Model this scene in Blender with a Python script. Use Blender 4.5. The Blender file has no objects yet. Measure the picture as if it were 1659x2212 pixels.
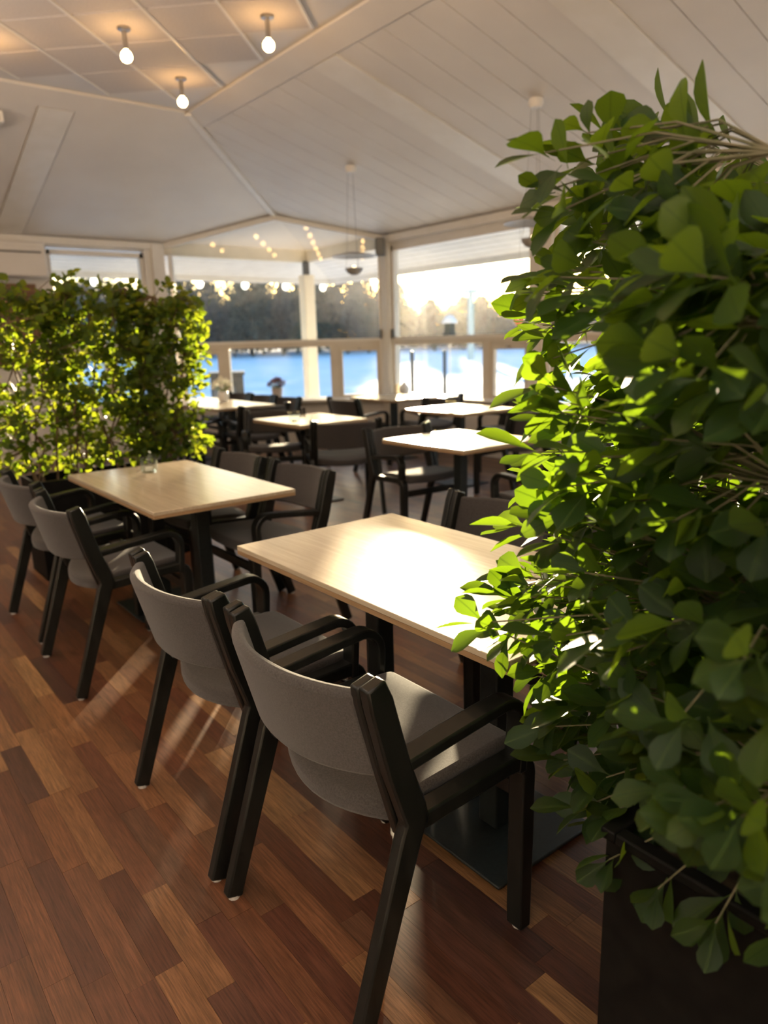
import bpy, math, random
from mathutils import Vector, Matrix
from math import sin, cos, pi, radians
random.seed(7)
SC = bpy.context.scene
COL = SC.collection

# ------------------------------------------------------------ camera, world, sun, exposure
F_PX, PITCH, ROLL, YAW, CAM_H = 1572.7, 0.2326, -0.0274, 0.6618, 1.408
fw = Vector((cos(PITCH)*sin(YAW), cos(PITCH)*cos(YAW), -sin(PITCH)))
rt = Vector((cos(YAW), -sin(YAW), 0)); up = rt.cross(fw)
r2 = rt*cos(ROLL) + up*sin(ROLL); u2 = up*cos(ROLL) - rt*sin(ROLL)
cam = bpy.data.cameras.new('camera'); cam_o = bpy.data.objects.new('camera', cam); COL.objects.link(cam_o)
M = Matrix((r2, u2, -fw)).transposed().to_4x4(); M.translation = Vector((0, 0, CAM_H)); cam_o.matrix_world = M
cam.sensor_fit = 'VERTICAL'; cam.sensor_height = 36; cam.sensor_width = 27; cam.lens = F_PX/2212*36
cam.clip_start = 0.02; cam.clip_end = 2000
cam.dof.use_dof = True; cam.dof.focus_distance = 1.62; cam.dof.aperture_fstop = 2.7
SC.camera = cam_o
SUN_AZ, SUN_EL = radians(41.2), radians(5.2)      # azimuth from +Y towards +X
w = bpy.data.worlds.new('world'); SC.world = w; w.use_nodes = True
nt = w.node_tree; nt.nodes.clear()
sky = nt.nodes.new('ShaderNodeTexSky'); sky.sky_type = 'NISHITA'; sky.sun_disc = False
sky.sun_elevation = SUN_EL; sky.sun_rotation = SUN_AZ; sky.altitude = 50; sky.air_density = 1.0; sky.dust_density = 1.2; sky.ozone_density = 2.5
bg = nt.nodes.new('ShaderNodeBackground'); bg.inputs[1].default_value = 1.0
wo = nt.nodes.new('ShaderNodeOutputWorld'); hs = nt.nodes.new('ShaderNodeHueSaturation'); hs.inputs['Saturation'].default_value = 1.1; nt.links.new(sky.outputs[0], hs.inputs['Color']); nt.links.new(hs.outputs[0], bg.inputs[0]); nt.links.new(bg.outputs[0], wo.inputs[0])
sl = bpy.data.lights.new('sun', 'SUN'); sl.energy = 38.0; sl.angle = radians(0.6); sl.color = (1.0, 0.78, 0.50)
so = bpy.data.objects.new('sun', sl); COL.objects.link(so)
sd = Vector((sin(SUN_AZ)*cos(SUN_EL), cos(SUN_AZ)*cos(SUN_EL), sin(SUN_EL)))
so.rotation_euler = sd.to_track_quat('Z', 'Y').to_euler(); so.location = (20, 20, 12)
def area(name, loc, direction, sx, sy, power, color):
    l = bpy.data.lights.new(name, 'AREA'); l.shape = 'RECTANGLE'; l.size = sx; l.size_y = sy; l.energy = power; l.color = color
    o = bpy.data.objects.new(name, l); COL.objects.link(o); o.location = loc
    o.rotation_euler = Vector(direction).to_track_quat('-Z', 'Y').to_euler(); return o
# added upward fill lights, out of view, to brighten ceiling and room
area('ceiling_fill_back', (-1.2, -1.2, 2.1), (0, 0, 1), 3.0, 3.0, 320, (1.0, 0.88, 0.77))
area('ceiling_fill_side', (-1.5, 4.5, 2.1), (0, 0, 1), 2.0, 3.0, 190, (1.0, 0.88, 0.77))
SC.view_settings.view_transform = 'Standard'; SC.view_settings.look = 'None'
SC.view_settings.exposure = 0.0; SC.view_settings.gamma = 1.0; SC.view_settings.use_curve_mapping = False
SC.cycles.use_denoising = True
SC.cycles.max_bounces = 8; SC.cycles.diffuse_bounces = 4; SC.cycles.glossy_bounces = 3; SC.cycles.transmission_bounces = 4
SC.cycles.transparent_max_bounces = 12; SC.cycles.sample_clamp_indirect = 6; SC.cycles.caustics_reflective = False; SC.cycles.caustics_refractive = False

# ------------------------------------------------------------ helpers
class MB:
    def __init__(s): s.v = []; s.f = []
    def add(s, vs, fs):
        n = len(s.v); s.v += [tuple(p) for p in vs]; s.f += [tuple(i+n for i in f) for f in fs]; return s
    def box(s, c, d, m=None):
        x, y, z = d[0]/2, d[1]/2, d[2]/2
        vs = [Vector((a*x, b*y, e*z)) for e in (-1, 1) for a, b in ((-1, -1), (1, -1), (1, 1), (-1, 1))]
        if m is not None: vs = [m @ p for p in vs]
        vs = [p + Vector(c) for p in vs]
        return s.add(vs, [(3, 2, 1, 0), (4, 5, 6, 7), (0, 1, 5, 4), (1, 2, 6, 5), (2, 3, 7, 6), (3, 0, 4, 7)])
    def bx(s, a, b): return s.box([(a[i]+b[i])/2 for i in range(3)], [abs(b[i]-a[i]) for i in range(3)])
    def prism(s, poly, off):            # poly: list of 3D points, extruded along the vector off
        n = len(poly); a = [Vector(p) for p in poly]; b = [p + Vector(off) for p in a]
        return s.add(a+b, [tuple(range(n-1, -1, -1)), tuple(range(n, 2*n))] + [(i, (i+1) % n, (i+1) % n+n, i+n) for i in range(n)])
    def tube(s, pts, rad, n=8, cap=True):
        pts = [Vector(p) for p in pts]; rs = rad if isinstance(rad, (list, tuple)) else [rad]*len(pts)
        t0 = (pts[1]-pts[0]).normalized(); ref = Vector((0, 0, 1)) if abs(t0.z) < .9 else Vector((1, 0, 0))
        vs = []
        for i, p in enumerate(pts):
            t = (pts[min(i+1, len(pts)-1)] - pts[max(i-1, 0)]).normalized()
            a = t.cross(ref).normalized(); b = t.cross(a)
            vs += [p + (a*cos(2*pi*k/n) + b*sin(2*pi*k/n))*rs[i] for k in range(n)]
        fs = [(i*n+k, i*n+(k+1) % n, (i+1)*n+(k+1) % n, (i+1)*n+k) for i in range(len(pts)-1) for k in range(n)]
        if cap: fs += [tuple(range(n-1, -1, -1)), tuple((len(pts)-1)*n+k for k in range(n))]
        return s.add(vs, fs)
    def lathe(s, prof, c=(0, 0, 0), n=20):
        vs = [(c[0]+r*cos(2*pi*k/n), c[1]+r*sin(2*pi*k/n), c[2]+z) for r, z in prof for k in range(n)]
        return s.add(vs, [(i*n+k, i*n+(k+1) % n, (i+1)*n+(k+1) % n, (i+1)*n+k) for i in range(len(prof)-1) for k in range(n)])
    def strip(s, pts, th, y0, y1):      # bent strip: centre line in local xz, thickness th, from y0 to y1
        n = len(pts); L = []; R = []
        for i in range(n):
            a = Vector(pts[max(i-1, 0)]); b = Vector(pts[min(i+1, n-1)]); t = (b-a).normalized(); nn = Vector((-t.y, t.x))
            p = Vector(pts[i]); k = th[i] if isinstance(th, (list, tuple)) else th
            L.append(p+nn*k/2); R.append(p-nn*k/2)
        vs = []
        for i in range(n): vs += [(L[i].x, y0, L[i].y), (L[i].x, y1, L[i].y), (R[i].x, y1, R[i].y), (R[i].x, y0, R[i].y)]
        fs = [(4*i+k, 4*i+(k+1) % 4, 4*i+4+(k+1) % 4, 4*i+4+k) for i in range(n-1) for k in range(4)]
        return s.add(vs, fs + [(3, 2, 1, 0), (4*n-4, 4*n-3, 4*n-2, 4*n-1)])
    def mesh(s, name, m=None, smooth=False, ang=40):
        me = bpy.data.meshes.new(name); me.from_pydata(s.v, [], s.f); me.validate(); me.update()
        if m: me.materials.append(m)
        if smooth:
            me.polygons.foreach_set('use_smooth', [True]*len(me.polygons)); me.set_sharp_from_angle(angle=radians(ang))
        return me
def link(name, data, parent=None, loc=None, kind=None):
    o = bpy.data.objects.new(name, data); COL.objects.link(o)
    if parent: o.parent = parent
    if loc is not None: o.location = loc
    if kind: o['kind'] = kind
    return o
def obj(name, mb, m, parent=None, smooth=False, bevel=0, seg=2, kind=None, loc=None, ang=40):
    o = link(name, mb.mesh(name, m, smooth, ang), parent, loc, kind)
    if bevel:
        b = o.modifiers.new('bevel', 'BEVEL'); b.width = bevel; b.segments = seg; b.limit_method = 'ANGLE'; b.angle_limit = radians(35)
        o.data.polygons.foreach_set('use_smooth', [True]*len(o.data.polygons)); o.data.set_sharp_from_angle(angle=radians(60))
    return o
def thing(name, label, cat, loc=(0, 0, 0), rz=0, group=None):
    o = bpy.data.objects.new(name, None); COL.objects.link(o); o.empty_display_size = .05
    o.location = loc; o.rotation_euler = (0, 0, rz); tag(o, label, cat, group); return o
def tag(o, label, cat, group=None):
    o['label'] = label; o['category'] = cat
    if group: o['group'] = group
    return o
def copy_tree(src, loc, rz, label):
    r = src.copy(); COL.objects.link(r); r.location = loc; r.rotation_euler = (0, 0, rz); r['label'] = label
    for ch in list(src.children):
        c = ch.copy(); COL.objects.link(c); c.parent = r
        for g in ch.children:
            d = g.copy(); COL.objects.link(d); d.parent = c
    return r

# ------------------------------------------------------------ materials
def mat(name, col, rough=.5, spec=.5, metal=0, coat=0, emit=None, es=0, sheen=0):
    m = bpy.data.materials.new(name); m.use_nodes = True; p = m.node_tree.nodes['Principled BSDF']
    p.inputs['Base Color'].default_value = (*col, 1); p.inputs['Roughness'].default_value = rough; p.inputs['Metallic'].default_value = metal
    p.inputs['Specular IOR Level'].default_value = spec; p.inputs['Coat Weight'].default_value = coat; p.inputs['Sheen Weight'].default_value = sheen
    if emit: p.inputs['Emission Color'].default_value = (*emit, 1); p.inputs['Emission Strength'].default_value = es
    return m
def nd(m, t, **kw):
    n = m.node_tree.nodes.new(t)
    for k, v in kw.items(): setattr(n, k, v)
    return n
def lk(m, a, b): m.node_tree.links.new(a, b)
def vary(m, scale, c1, c2, stretch=(1, 1, 1), bump=0, detail=6, coords='Object', bscale=None, rough=None):
    p = m.node_tree.nodes['Principled BSDF']
    tc = nd(m, 'ShaderNodeTexCoord'); mp = nd(m, 'ShaderNodeMapping'); mp.inputs['Scale'].default_value = stretch
    lk(m, tc.outputs[coords], mp.inputs[0])
    nz = nd(m, 'ShaderNodeTexNoise'); nz.inputs['Scale'].default_value = scale; nz.inputs['Detail'].default_value = detail
    lk(m, mp.outputs[0], nz.inputs['Vector'])
    cr = nd(m, 'ShaderNodeValToRGB'); cr.color_ramp.elements[0].position = .3; cr.color_ramp.elements[1].position = .7
    cr.color_ramp.elements[0].color = (*c1, 1); cr.color_ramp.elements[1].color = (*c2, 1)
    lk(m, nz.outputs[0], cr.inputs[0]); lk(m, cr.outputs[0], p.inputs['Base Color'])
    if rough:
        mr = nd(m, 'ShaderNodeMapRange'); mr.inputs[3].default_value, mr.inputs[4].default_value = rough
        lk(m, nz.outputs[0], mr.inputs[0]); lk(m, mr.outputs[0], p.inputs['Roughness'])
    if bump:
        n2 = nz
        if bscale:
            n2 = nd(m, 'ShaderNodeTexNoise'); n2.inputs['Scale'].default_value = bscale; n2.inputs['Detail'].default_value = 3; lk(m, mp.outputs[0], n2.inputs['Vector'])
        b = nd(m, 'ShaderNodeBump'); b.inputs['Strength'].default_value = bump; b.inputs['Distance'].default_value = .004
        lk(m, n2.outputs[0], b.inputs['Height']); lk(m, b.outputs[0], p.inputs['Normal'])
    return m
WHITE = vary(mat('white_paint', (.72, .68, .63), .45), 3, (.70, .665, .61), (.745, .71, .66))
CEIL = vary(mat('ceiling_paint', (.7, .66, .61), .55), 2, (.67, .625, .575), (.72, .68, .63))
TILE = vary(mat('ceiling_tile_paint', (.6, .55, .52), .8), 60, (.55, .50, .47), (.61, .56, .525), bump=.1)
TRIM = vary(mat('trim_paint', (.74, .70, .64), .4), 5, (.72, .68, .61), (.77, .735, .68))
FRAME = vary(mat('window_frame_paint', (.62, .55, .45), .45), 4, (.58, .51, .41), (.66, .59, .49))
POSTM = vary(mat('cream_post_paint', (.68, .62, .5), .5), 4, (.64, .58, .46), (.71, .65, .53))
SLAT = vary(mat('white_slat_paint', (.64, .64, .63), .5), 6, (.54, .54, .535), (.60, .60, .595), stretch=(1, 1, 1))
BLACKW = vary(mat('black_lacquered_wood', (.009, .011, .010), .3, .32), 40, (.004, .0052, .0048), (.010, .0108, .010), stretch=(1, 1, .2), rough=(.26, .42))
FABRIC = vary(mat('grey_wool', (.14, .13, .12), .95, .15, sheen=.22), 260, (.036, .033, .032), (.068, .062, .060), bump=.35, bscale=900)
STEEL = vary(mat('dark_powder_coat', (.018, .024, .026), .45, .35), 90, (.009, .013, .0135), (.017, .023, .024), rough=(.38, .55))
GLIDE = mat('pale_glide', (.36, .34, .32), .5)
CHROME = mat('brushed_nickel', (.42, .40, .38), .3, metal=1)
POTM = vary(mat('black_planter', (.006, .006, .006), .55, .08), 30, (.004, .004, .004), (.008, .008, .0075))
SOIL = vary(mat('soil', (.04, .025, .015), .95), 60, (.02, .013, .008), (.06, .04, .025), bump=.5)
STEM = vary(mat('bark', (.13, .08, .05), .8), 30, (.09, .055, .03), (.18, .12, .07), bump=.3)
TWIGM = vary(mat('green_twig', (.10, .10, .05), .7), 30, (.07, .075, .03), (.14, .12, .07))
BULB = mat('lamp_glow', (1, .9, .7), .4, emit=(1.0, .56, .20), es=48)
FESTOON = mat('festoon_glow', (1, .97, .9), .4, emit=(1.0, .93, .8), es=3.0)
CABLE = mat('dark_cable', (.02, .02, .02), .6)
DARK = mat('dark_box', (.045, .045, .042), .5)
LAMPM = vary(mat('lamp_metal', (.32, .31, .29), .4), 20, (.29, .28, .26), (.36, .35, .33))
def glass_mat(name, ior=1.5, tint=(1, 1, 1)):
    m = bpy.data.materials.new(name); m.use_nodes = True; t = m.node_tree; t.nodes.clear()
    o = nd(m, 'ShaderNodeOutputMaterial'); mx = nd(m, 'ShaderNodeMixShader'); tr = nd(m, 'ShaderNodeBsdfTransparent'); gl = nd(m, 'ShaderNodeBsdfGlossy'); fr = nd(m, 'ShaderNodeFresnel')
    tr.inputs[0].default_value = (*tint, 1); gl.inputs['Roughness'].default_value = .02; 
    gg = nd(m, 'ShaderNodeNewGeometry'); io = nd(m, 'ShaderNodeMapRange'); io.inputs[3].default_value = ior; io.inputs[4].default_value = 1/ior; lk(m, gg.outputs['Backfacing'], io.inputs[0]); lk(m, io.outputs[0], fr.inputs[0])
    lk(m, fr.outputs[0], mx.inputs[0]); lk(m, tr.outputs[0], mx.inputs[1]); lk(m, gl.outputs[0], mx.inputs[2]); lk(m, mx.outputs[0], o.inputs[0]); return m
GLASS = glass_mat('window_glass', 1.35, (.97, .985, .98)); JAR = glass_mat('jar_glass', 1.45, (.93, .96, .95))
def leaf_mat(name, top, back, trans, tw, gloss):
    m = mat(name, top, gloss, .16); t = m.node_tree; p = t.nodes['Principled BSDF']; out = t.nodes['Material Output']
    oi = nd(m, 'ShaderNodeObjectInfo'); gi = nd(m, 'ShaderNodeNewGeometry')
    ad = nd(m, 'ShaderNodeMath', operation='ADD'); lk(m, oi.outputs['Random'], ad.inputs[0]); lk(m, gi.outputs['Random Per Island'], ad.inputs[1])
    fr = nd(m, 'ShaderNodeMath', operation='FRACT'); lk(m, ad.outputs[0], fr.inputs[0])
    def two(a, b):
        x = nd(m, 'ShaderNodeMix', data_type='RGBA'); x.inputs[6].default_value = (*a, 1); x.inputs[7].default_value = (*b, 1); lk(m, fr.outputs[0], x.inputs[0]); return x.outputs[2]
    dk = tuple(c*.6 for c in top); bc = two(dk, top)
    sb = nd(m, 'ShaderNodeMix', data_type='RGBA'); lk(m, gi.outputs['Backfacing'], sb.inputs[0]); lk(m, bc, sb.inputs[6]); sb.inputs[7].default_value = (*back, 1)
    # pale midrib and veins from the leaf's own UV
    uv = nd(m, 'ShaderNodeUVMap'); sp = nd(m, 'ShaderNodeSeparateXYZ'); lk(m, uv.outputs[0], sp.inputs[0])
    ab = nd(m, 'ShaderNodeMath', operation='ABSOLUTE'); lk(m, sp.outputs[0], ab.inputs[0])
    vn = nd(m, 'ShaderNodeMath', operation='MULTIPLY_ADD'); lk(m, ab.outputs[0], vn.inputs[0]); vn.inputs[1].default_value = -.35; lk(m, sp.outputs[1], vn.inputs[2])
    vs = nd(m, 'ShaderNodeMath', operation='MULTIPLY'); lk(m, vn.outputs[0], vs.inputs[0]); vs.inputs[1].default_value = 62
    si = nd(m, 'ShaderNodeMath', operation='SINE'); lk(m, vs.outputs[0], si.inputs[0])
    g1 = nd(m, 'ShaderNodeMath', operation='GREATER_THAN'); lk(m, si.outputs[0], g1.inputs[0]); g1.inputs[1].default_value = .93
    g2 = nd(m, 'ShaderNodeMath', operation='LESS_THAN'); lk(m, ab.outputs[0], g2.inputs[0]); g2.inputs[1].default_value = .07
    gm = nd(m, 'ShaderNodeMath', operation='MULTIPLY'); lk(m, g1.outputs[0], gm.inputs[0]); gm.inputs[1].default_value = .45
    mx = nd(m, 'ShaderNodeMath', operation='MAXIMUM'); lk(m, gm.outputs[0], mx.inputs[0]); lk(m, g2.outputs[0], mx.inputs[1])
    vm = nd(m, 'ShaderNodeMath', operation='MULTIPLY'); lk(m, mx.outputs[0], vm.inputs[0]); vm.inputs[1].default_value = .5
    fc = nd(m, 'ShaderNodeMix', data_type='RGBA'); lk(m, vm.outputs[0], fc.inputs[0]); lk(m, sb.outputs[2], fc.inputs[6]); fc.inputs[7].default_value = (top[0]*2.2+.02, top[1]*1.9+.02, top[2]*1.6, 1)
    lk(m, fc.outputs[2], p.inputs['Base Color'])
    tc = nd(m, 'ShaderNodeMix', data_type='RGBA'); lk(m, vm.outputs[0], tc.inputs[0]); lk(m, two(trans[0], trans[1]), tc.inputs[6]); tc.inputs[7].default_value = (trans[0][0]*.35, trans[0][1]*.4, trans[0][2]*.3, 1)
    tl = nd(m, 'ShaderNodeBsdfTranslucent'); lk(m, tc.outputs[2], tl.inputs[0])
    ms = nd(m, 'ShaderNodeMixShader'); ms.inputs[0].default_value = tw; lk(m, p.outputs[0], ms.inputs[1]); lk(m, tl.outputs[0], ms.inputs[2]); lk(m, ms.outputs[0], out.inputs[0])
    return m
LEAF = leaf_mat('ficus_leaf', (.014, .034, .012), (.022, .042, .018), ((.26, .46, .010), (.38, .60, .02)), .26, .40)
LEAF2 = leaf_mat('vine_leaf', (.028, .058, .018), (.05, .075, .03), ((.28, .46, .016), (.52, .56, .025)), .38, .4)
def wood(name, tones, grain, rough, per_island, scale=1.0, spec=.5, along='Y', coat=0):
    m = mat(name, tones[0], rough[0], spec, coat=coat); p = m.node_tree.nodes['Principled BSDF']
    g = nd(m, 'ShaderNodeNewGeometry'); oi = nd(m, 'ShaderNodeObjectInfo')
    rnd = g.outputs['Random Per Island'] if per_island else oi.outputs['Random']
    mul = nd(m, 'ShaderNodeMath', operation='MULTIPLY'); lk(m, rnd, mul.inputs[0]); mul.inputs[1].default_value = 37.0
    cmb = nd(m, 'ShaderNodeCombineXYZ'); [lk(m, mul.outputs[0], cmb.inputs[i]) for i in range(3)]
    va = nd(m, 'ShaderNodeVectorMath', operation='ADD'); lk(m, g.outputs['Position'], va.inputs[0]); lk(m, cmb.outputs[0], va.inputs[1])
    mp = nd(m, 'ShaderNodeMapping'); s = {'Y': (1, .045, 1), 'X': (.045, 1, 1)}[along]; mp.inputs['Scale'].default_value = tuple(a*scale for a in s); lk(m, va.outputs[0], mp.inputs[0])
    n1 = nd(m, 'ShaderNodeTexNoise'); n1.inputs['Scale'].default_value = 230; n1.inputs['Detail'].default_value = 4; n1.inputs['Roughness'].default_value = .65; lk(m, mp.outputs[0], n1.inputs['Vector'])
    n2 = nd(m, 'ShaderNodeTexNoise'); n2.inputs['Scale'].default_value = 26; n2.inputs['Detail'].default_value = 5; n2.inputs['Distortion'].default_value = .8; lk(m, mp.outputs[0], n2.inputs['Vector'])
    cr = nd(m, 'ShaderNodeValToRGB'); cr.color_ramp.interpolation = 'LINEAR'
    while len(cr.color_ramp.elements) < len(tones): cr.color_ramp.elements.new(.5)
    for i, t in enumerate(tones): cr.color_ramp.elements[i].position = i/(len(tones)-1); cr.color_ramp.elements[i].color = (*t, 1)
    lk(m, rnd, cr.inputs[0])
    gm = nd(m, 'ShaderNodeMapRange'); gm.inputs[1].default_value = .35; gm.inputs[2].default_value = .65; gm.inputs[3].default_value = 1-grain; gm.inputs[4].default_value = 1+grain*.7; lk(m, n1.outputs[0], gm.inputs[0])
    g2 = nd(m, 'ShaderNodeMapRange'); g2.inputs[1].default_value = .3; g2.inputs[2].default_value = .7; g2.inputs[3].default_value = 1-grain*.55; g2.inputs[4].default_value = 1+grain*.45; lk(m, n2.outputs[0], g2.inputs[0])
    mm = nd(m, 'ShaderNodeMath', operation='MULTIPLY'); lk(m, gm.outputs[0], mm.inputs[0]); lk(m, g2.outputs[0], mm.inputs[1])
    vm = nd(m, 'ShaderNodeVectorMath', operation='SCALE'); lk(m, cr.outputs[0], vm.inputs[0]); lk(m, mm.outputs[0], vm.inputs['Scale']); lk(m, vm.outputs[0], p.inputs['Base Color'])
    rr = nd(m, 'ShaderNodeMapRange'); rr.inputs[3].default_value, rr.inputs[4].default_value = rough; lk(m, n1.outputs[0], rr.inputs[0]); lk(m, rr.outputs[0], p.inputs['Roughness'])
    b = nd(m, 'ShaderNodeBump'); b.inputs['Strength'].default_value = .12; b.inputs['Distance'].default_value = .001; lk(m, n1.outputs[0], b.inputs['Height']); lk(m, b.outputs[0], p.inputs['Normal'])
    return m
FT = [tuple(c*.86 for c in t) for t in [(.080, .028, .016), (.155, .062, .026), (.100, .036, .021), (.21, .095, .038), (.062, .026, .019), (.14, .050, .024), (.28, .145, .060), (.12, .042, .022)]]
FLOOR_A = wood('floor_wood', FT, .42, (.30, .46), False); FLOOR_B = wood('floor_wood_far', FT, .42, (.30, .46), True)
TOPW = wood('pale_laminate_wood', [(.47, .39, .28), (.51, .43, .31)], .10, (.21, .26), False, scale=.35, along='Y')
EDGEW = vary(mat('plywood_edge', (.3, .19, .1), .6), 30, (.26, .16, .08), (.36, .23, .12), stretch=(.1, .1, 3))
SNOW = vary(mat('snow', (.8, .82, .86), .9, .2), .25, (.74, .77, .82), (.86, .87, .89), coords='Generated' if False else 'Object', bump=.0)

# ------------------------------------------------------------ the room
XW, YW, ZE, SR, SL = 6.38, 9.96, 2.75, .28, .308
XF, ZT = 3.344, 3.60
YF = YW-(ZT-ZE)/SL
PL, PR = Vector((4.10, YW, 0)), Vector((XW, 8.0, 0))
zR = lambda x: ZE+SR*(XW-x)
zL = lambda y: ZE+SL*(YW-y)
xhip = lambda y: XW-SL*(YW-y)/SR               # the hip: where the two slopes are equally high
yhip = lambda x: YW-SR*(XW-x)/SL
# peak over the diagonal wall
dd = PR-PL
k = 0.5
for _ in range(60):
    p = PL+dd*k; k -= (zR(p.x)-zL(p.y))/((zR(p.x+dd.x*.01)-zL(p.y+dd.y*.01)-zR(p.x)+zL(p.y))*100)
PK = PL+dd*k; PK.z = zR(PK.x)
X0, Y0 = -4.0, -4.0                            # how far the room is built behind the viewpoint
# floor: 300 planks as parts, the rest joined
fl = MB().bx((X0, Y0, -.12), (XW, YW, -.008)); floor = obj('floor', fl, mat('dark_subfloor', (.02, .012, .008), .8), kind='structure')
PW, PLN = .0695, .5
planks = []
i0 = int((X0-.272)/PW)
for i in range(i0, int((XW-.272)/PW)):
    x = .272+i*PW; yo = (i*0.1873) % PLN if i % 2 else (i*.311+.13) % PLN
    y = Y0+yo
    while y < YW-.05:
        L = random.choice((.40, .50, .50, .57)); L = min(L, YW-y)
        cx, cy = x+PW/2, y+L/2
        if cy < -1.0 or cx < -1.6: vis = 0
        else:
            v = Vector((cx, cy, -CAM_H)); dz = v.dot(fw); sx = v.dot(r2)/dz if dz > .1 else 9
            vis = 1/v.length_squared if dz > .3 and abs(sx) < .6 and v.dot(u2)/dz > -.78 else 0
        cut = (cx > 4.1 and (cx-4.1)/2.28+(cy-8.0)/1.96 > 1.0)
        if not cut: planks.append((vis, x, y, L))
        y += L
planks.sort(key=lambda t: -t[0])
pm = {}
for vis, x, y, L in planks[:300]:
    key = round(L, 2)
    if key not in pm: pm[key] = MB().bx((0, 0, -.012), (PW-.0006, key-.0006, 0)).mesh('plank', FLOOR_A)
    o = link('plank', pm[key], floor, (x, y, random.uniform(-.0003, .0002)))
rest = MB()
for vis, x, y, L in planks[300:]:
    rest.add([(x, y, 0), (x+PW-.0006, y, 0), (x+PW-.0006, y+L-.0006, 0), (x, y+L-.0006, 0), (x, y, -.008), (x+PW-.0006, y, -.008), (x+PW-.0006, y+L-.0006, -.008), (x, y+L-.0006, -.008)],
             [(0, 1, 2, 3), (4, 5, 1, 0), (5, 6, 2, 1), (6, 7, 3, 2), (7, 4, 0, 3)])
obj('far_planks', rest, FLOOR_B, floor, kind='stuff')

# ceiling slabs
T = .06
cl = MB()
cl.prism([(X0, Y0, ZT), (XF, Y0, ZT), (XF, YF, ZT), (X0, YF, ZT)], (0, 0, T))
cl.prism([(XF, Y0, ZT), (XW, Y0, ZE), (XW, PR.y, ZE), tuple(PK), (XF, YF, ZT)], (0, 0, T))
cl.prism([(X0, YF, ZT), (XF, YF, ZT), tuple(PK), (PL.x, YW, ZE), (X0, YW, ZE)], (0, 0, T))
# corner soffit outside the diagonal glass
cl.prism([tuple(PK), (XW, PR.y, ZE), (XW, yhip(XW), ZE)], (0, 0, T))
cl.prism([tuple(PK), (XW, YW, ZE), (PL.x, YW, ZE)], (0, 0, T))
ceiling = obj('ceiling', cl, CEIL, kind='structure')
nR = Vector((SR, 0, 1)).normalized(); nL = Vector((0, SL, 1)).normalized()
def on_R(pts, th, off=.0): return [Vector((x, y, zR(x))) - nR*off for x, y in pts], -nR*th
def on_L(pts, th, off=.0): return [Vector((x, y, zL(y))) - nL*off for x, y in pts], -nL*th
def right_panel(name, pts, th, m=CEIL): obj(name, MB().prism(*on_R(pts, th)), m, ceiling)
# boards of the right slope run down the slope between the wide strips
XB = 3.58
def board_run(ya, yb, n):
    wd = (yb-ya)/n
    for j in range(n):
        a, b = ya+j*wd+.004, ya+(j+1)*wd-.004
        lo = XW-.02
        if b > PR.y-.05:                       # trimmed by the diagonal wall
            cx = lambda y: PL.x+dd.x*(y-PL.y)/dd.y-.06
            pts = [(XB, a), (min(lo, cx(a)), a), (min(lo, cx(b)), b), (XB, b)]
            hx = lambda y: max(XB, xhip(y)+.05)
            pts = [(hx(a), a), pts[1], pts[2], (hx(b), b)]
            if pts[2][0]-pts[3][0] < .02: pts = [pts[0], pts[1], (pts[3][0]+.02, b), pts[3]]
        else:
            hx = lambda y: max(XB, xhip(y)+.05)
            pts = [(hx(a), a), (lo, a), (lo, b), (hx(b), b)]
        right_panel('board', pts, .012)
board_run(-1.0, 1.0, 7); board_run(1.30, 3.02, 6); board_run(3.32, 5.03, 6); board_run(5.35, 8.75, 12)
for a, b in ((1.0, 1.3), (3.02, 3.32), (5.03, 5.35)): right_panel('wide_strip', [(XB-.0, a), (XW-.02, a), (XW-.02, b), (XB, b)], .022, TRIM)
right_panel('border_board', [(XF, Y0), (XB-.012, Y0), (XB-.012, yhip(XB-.012)-.04), (XF, YF-.04)], .022, CEIL)
# left slope: plain panels between strips
YB = 7.46
def left_panel(xa, xb):
    cx = lambda y: PL.x+dd.x*(y-PL.y)/dd.y-.06
    ylo = YW-.02
    pts = [(xa, YB), (min(xb, xhip(YB)-.05), YB)]
    if xb > 3.0:
        yk = PK.y-.05
        pts += [(PK.x-.1, yk), (PL.x-.02, ylo), (xa, ylo)]
    else: pts += [(xb, ylo), (xa, ylo)]
    obj('panel', MB().prism(*on_L(pts, .012)), CEIL, ceiling)
left_panel(2.36, 4.1); left_panel(-.35, 2.04); left_panel(-2.8, -.65)
for a, b in ((2.05, 2.35), (-.64, -.36)): obj('wide_strip', MB().prism(*on_L([(a, YB), (b, YB), (b, YW-.02), (a, YW-.02)], .022)), TRIM, ceiling)
obj('border_board', MB().prism(*on_L([(X0, YF), (XF-.03, YF), (xhip(YB-.012)-.05, YB-.012), (X0, YB-.012)], .022)), CEIL, ceiling)
# hip batten
ha, hb = Vector((XF, YF, ZT-.012)), PK-Vector((.0, .0, .012)); hd = (hb-ha).normalized(); hs = hd.cross(Vector((0, 0, 1))).normalized()*.035
obj('hip_batten', MB().prism([ha-hs, hb-hs, hb+hs, ha+hs], (0, 0, -.03)), TRIM, ceiling)
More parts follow.
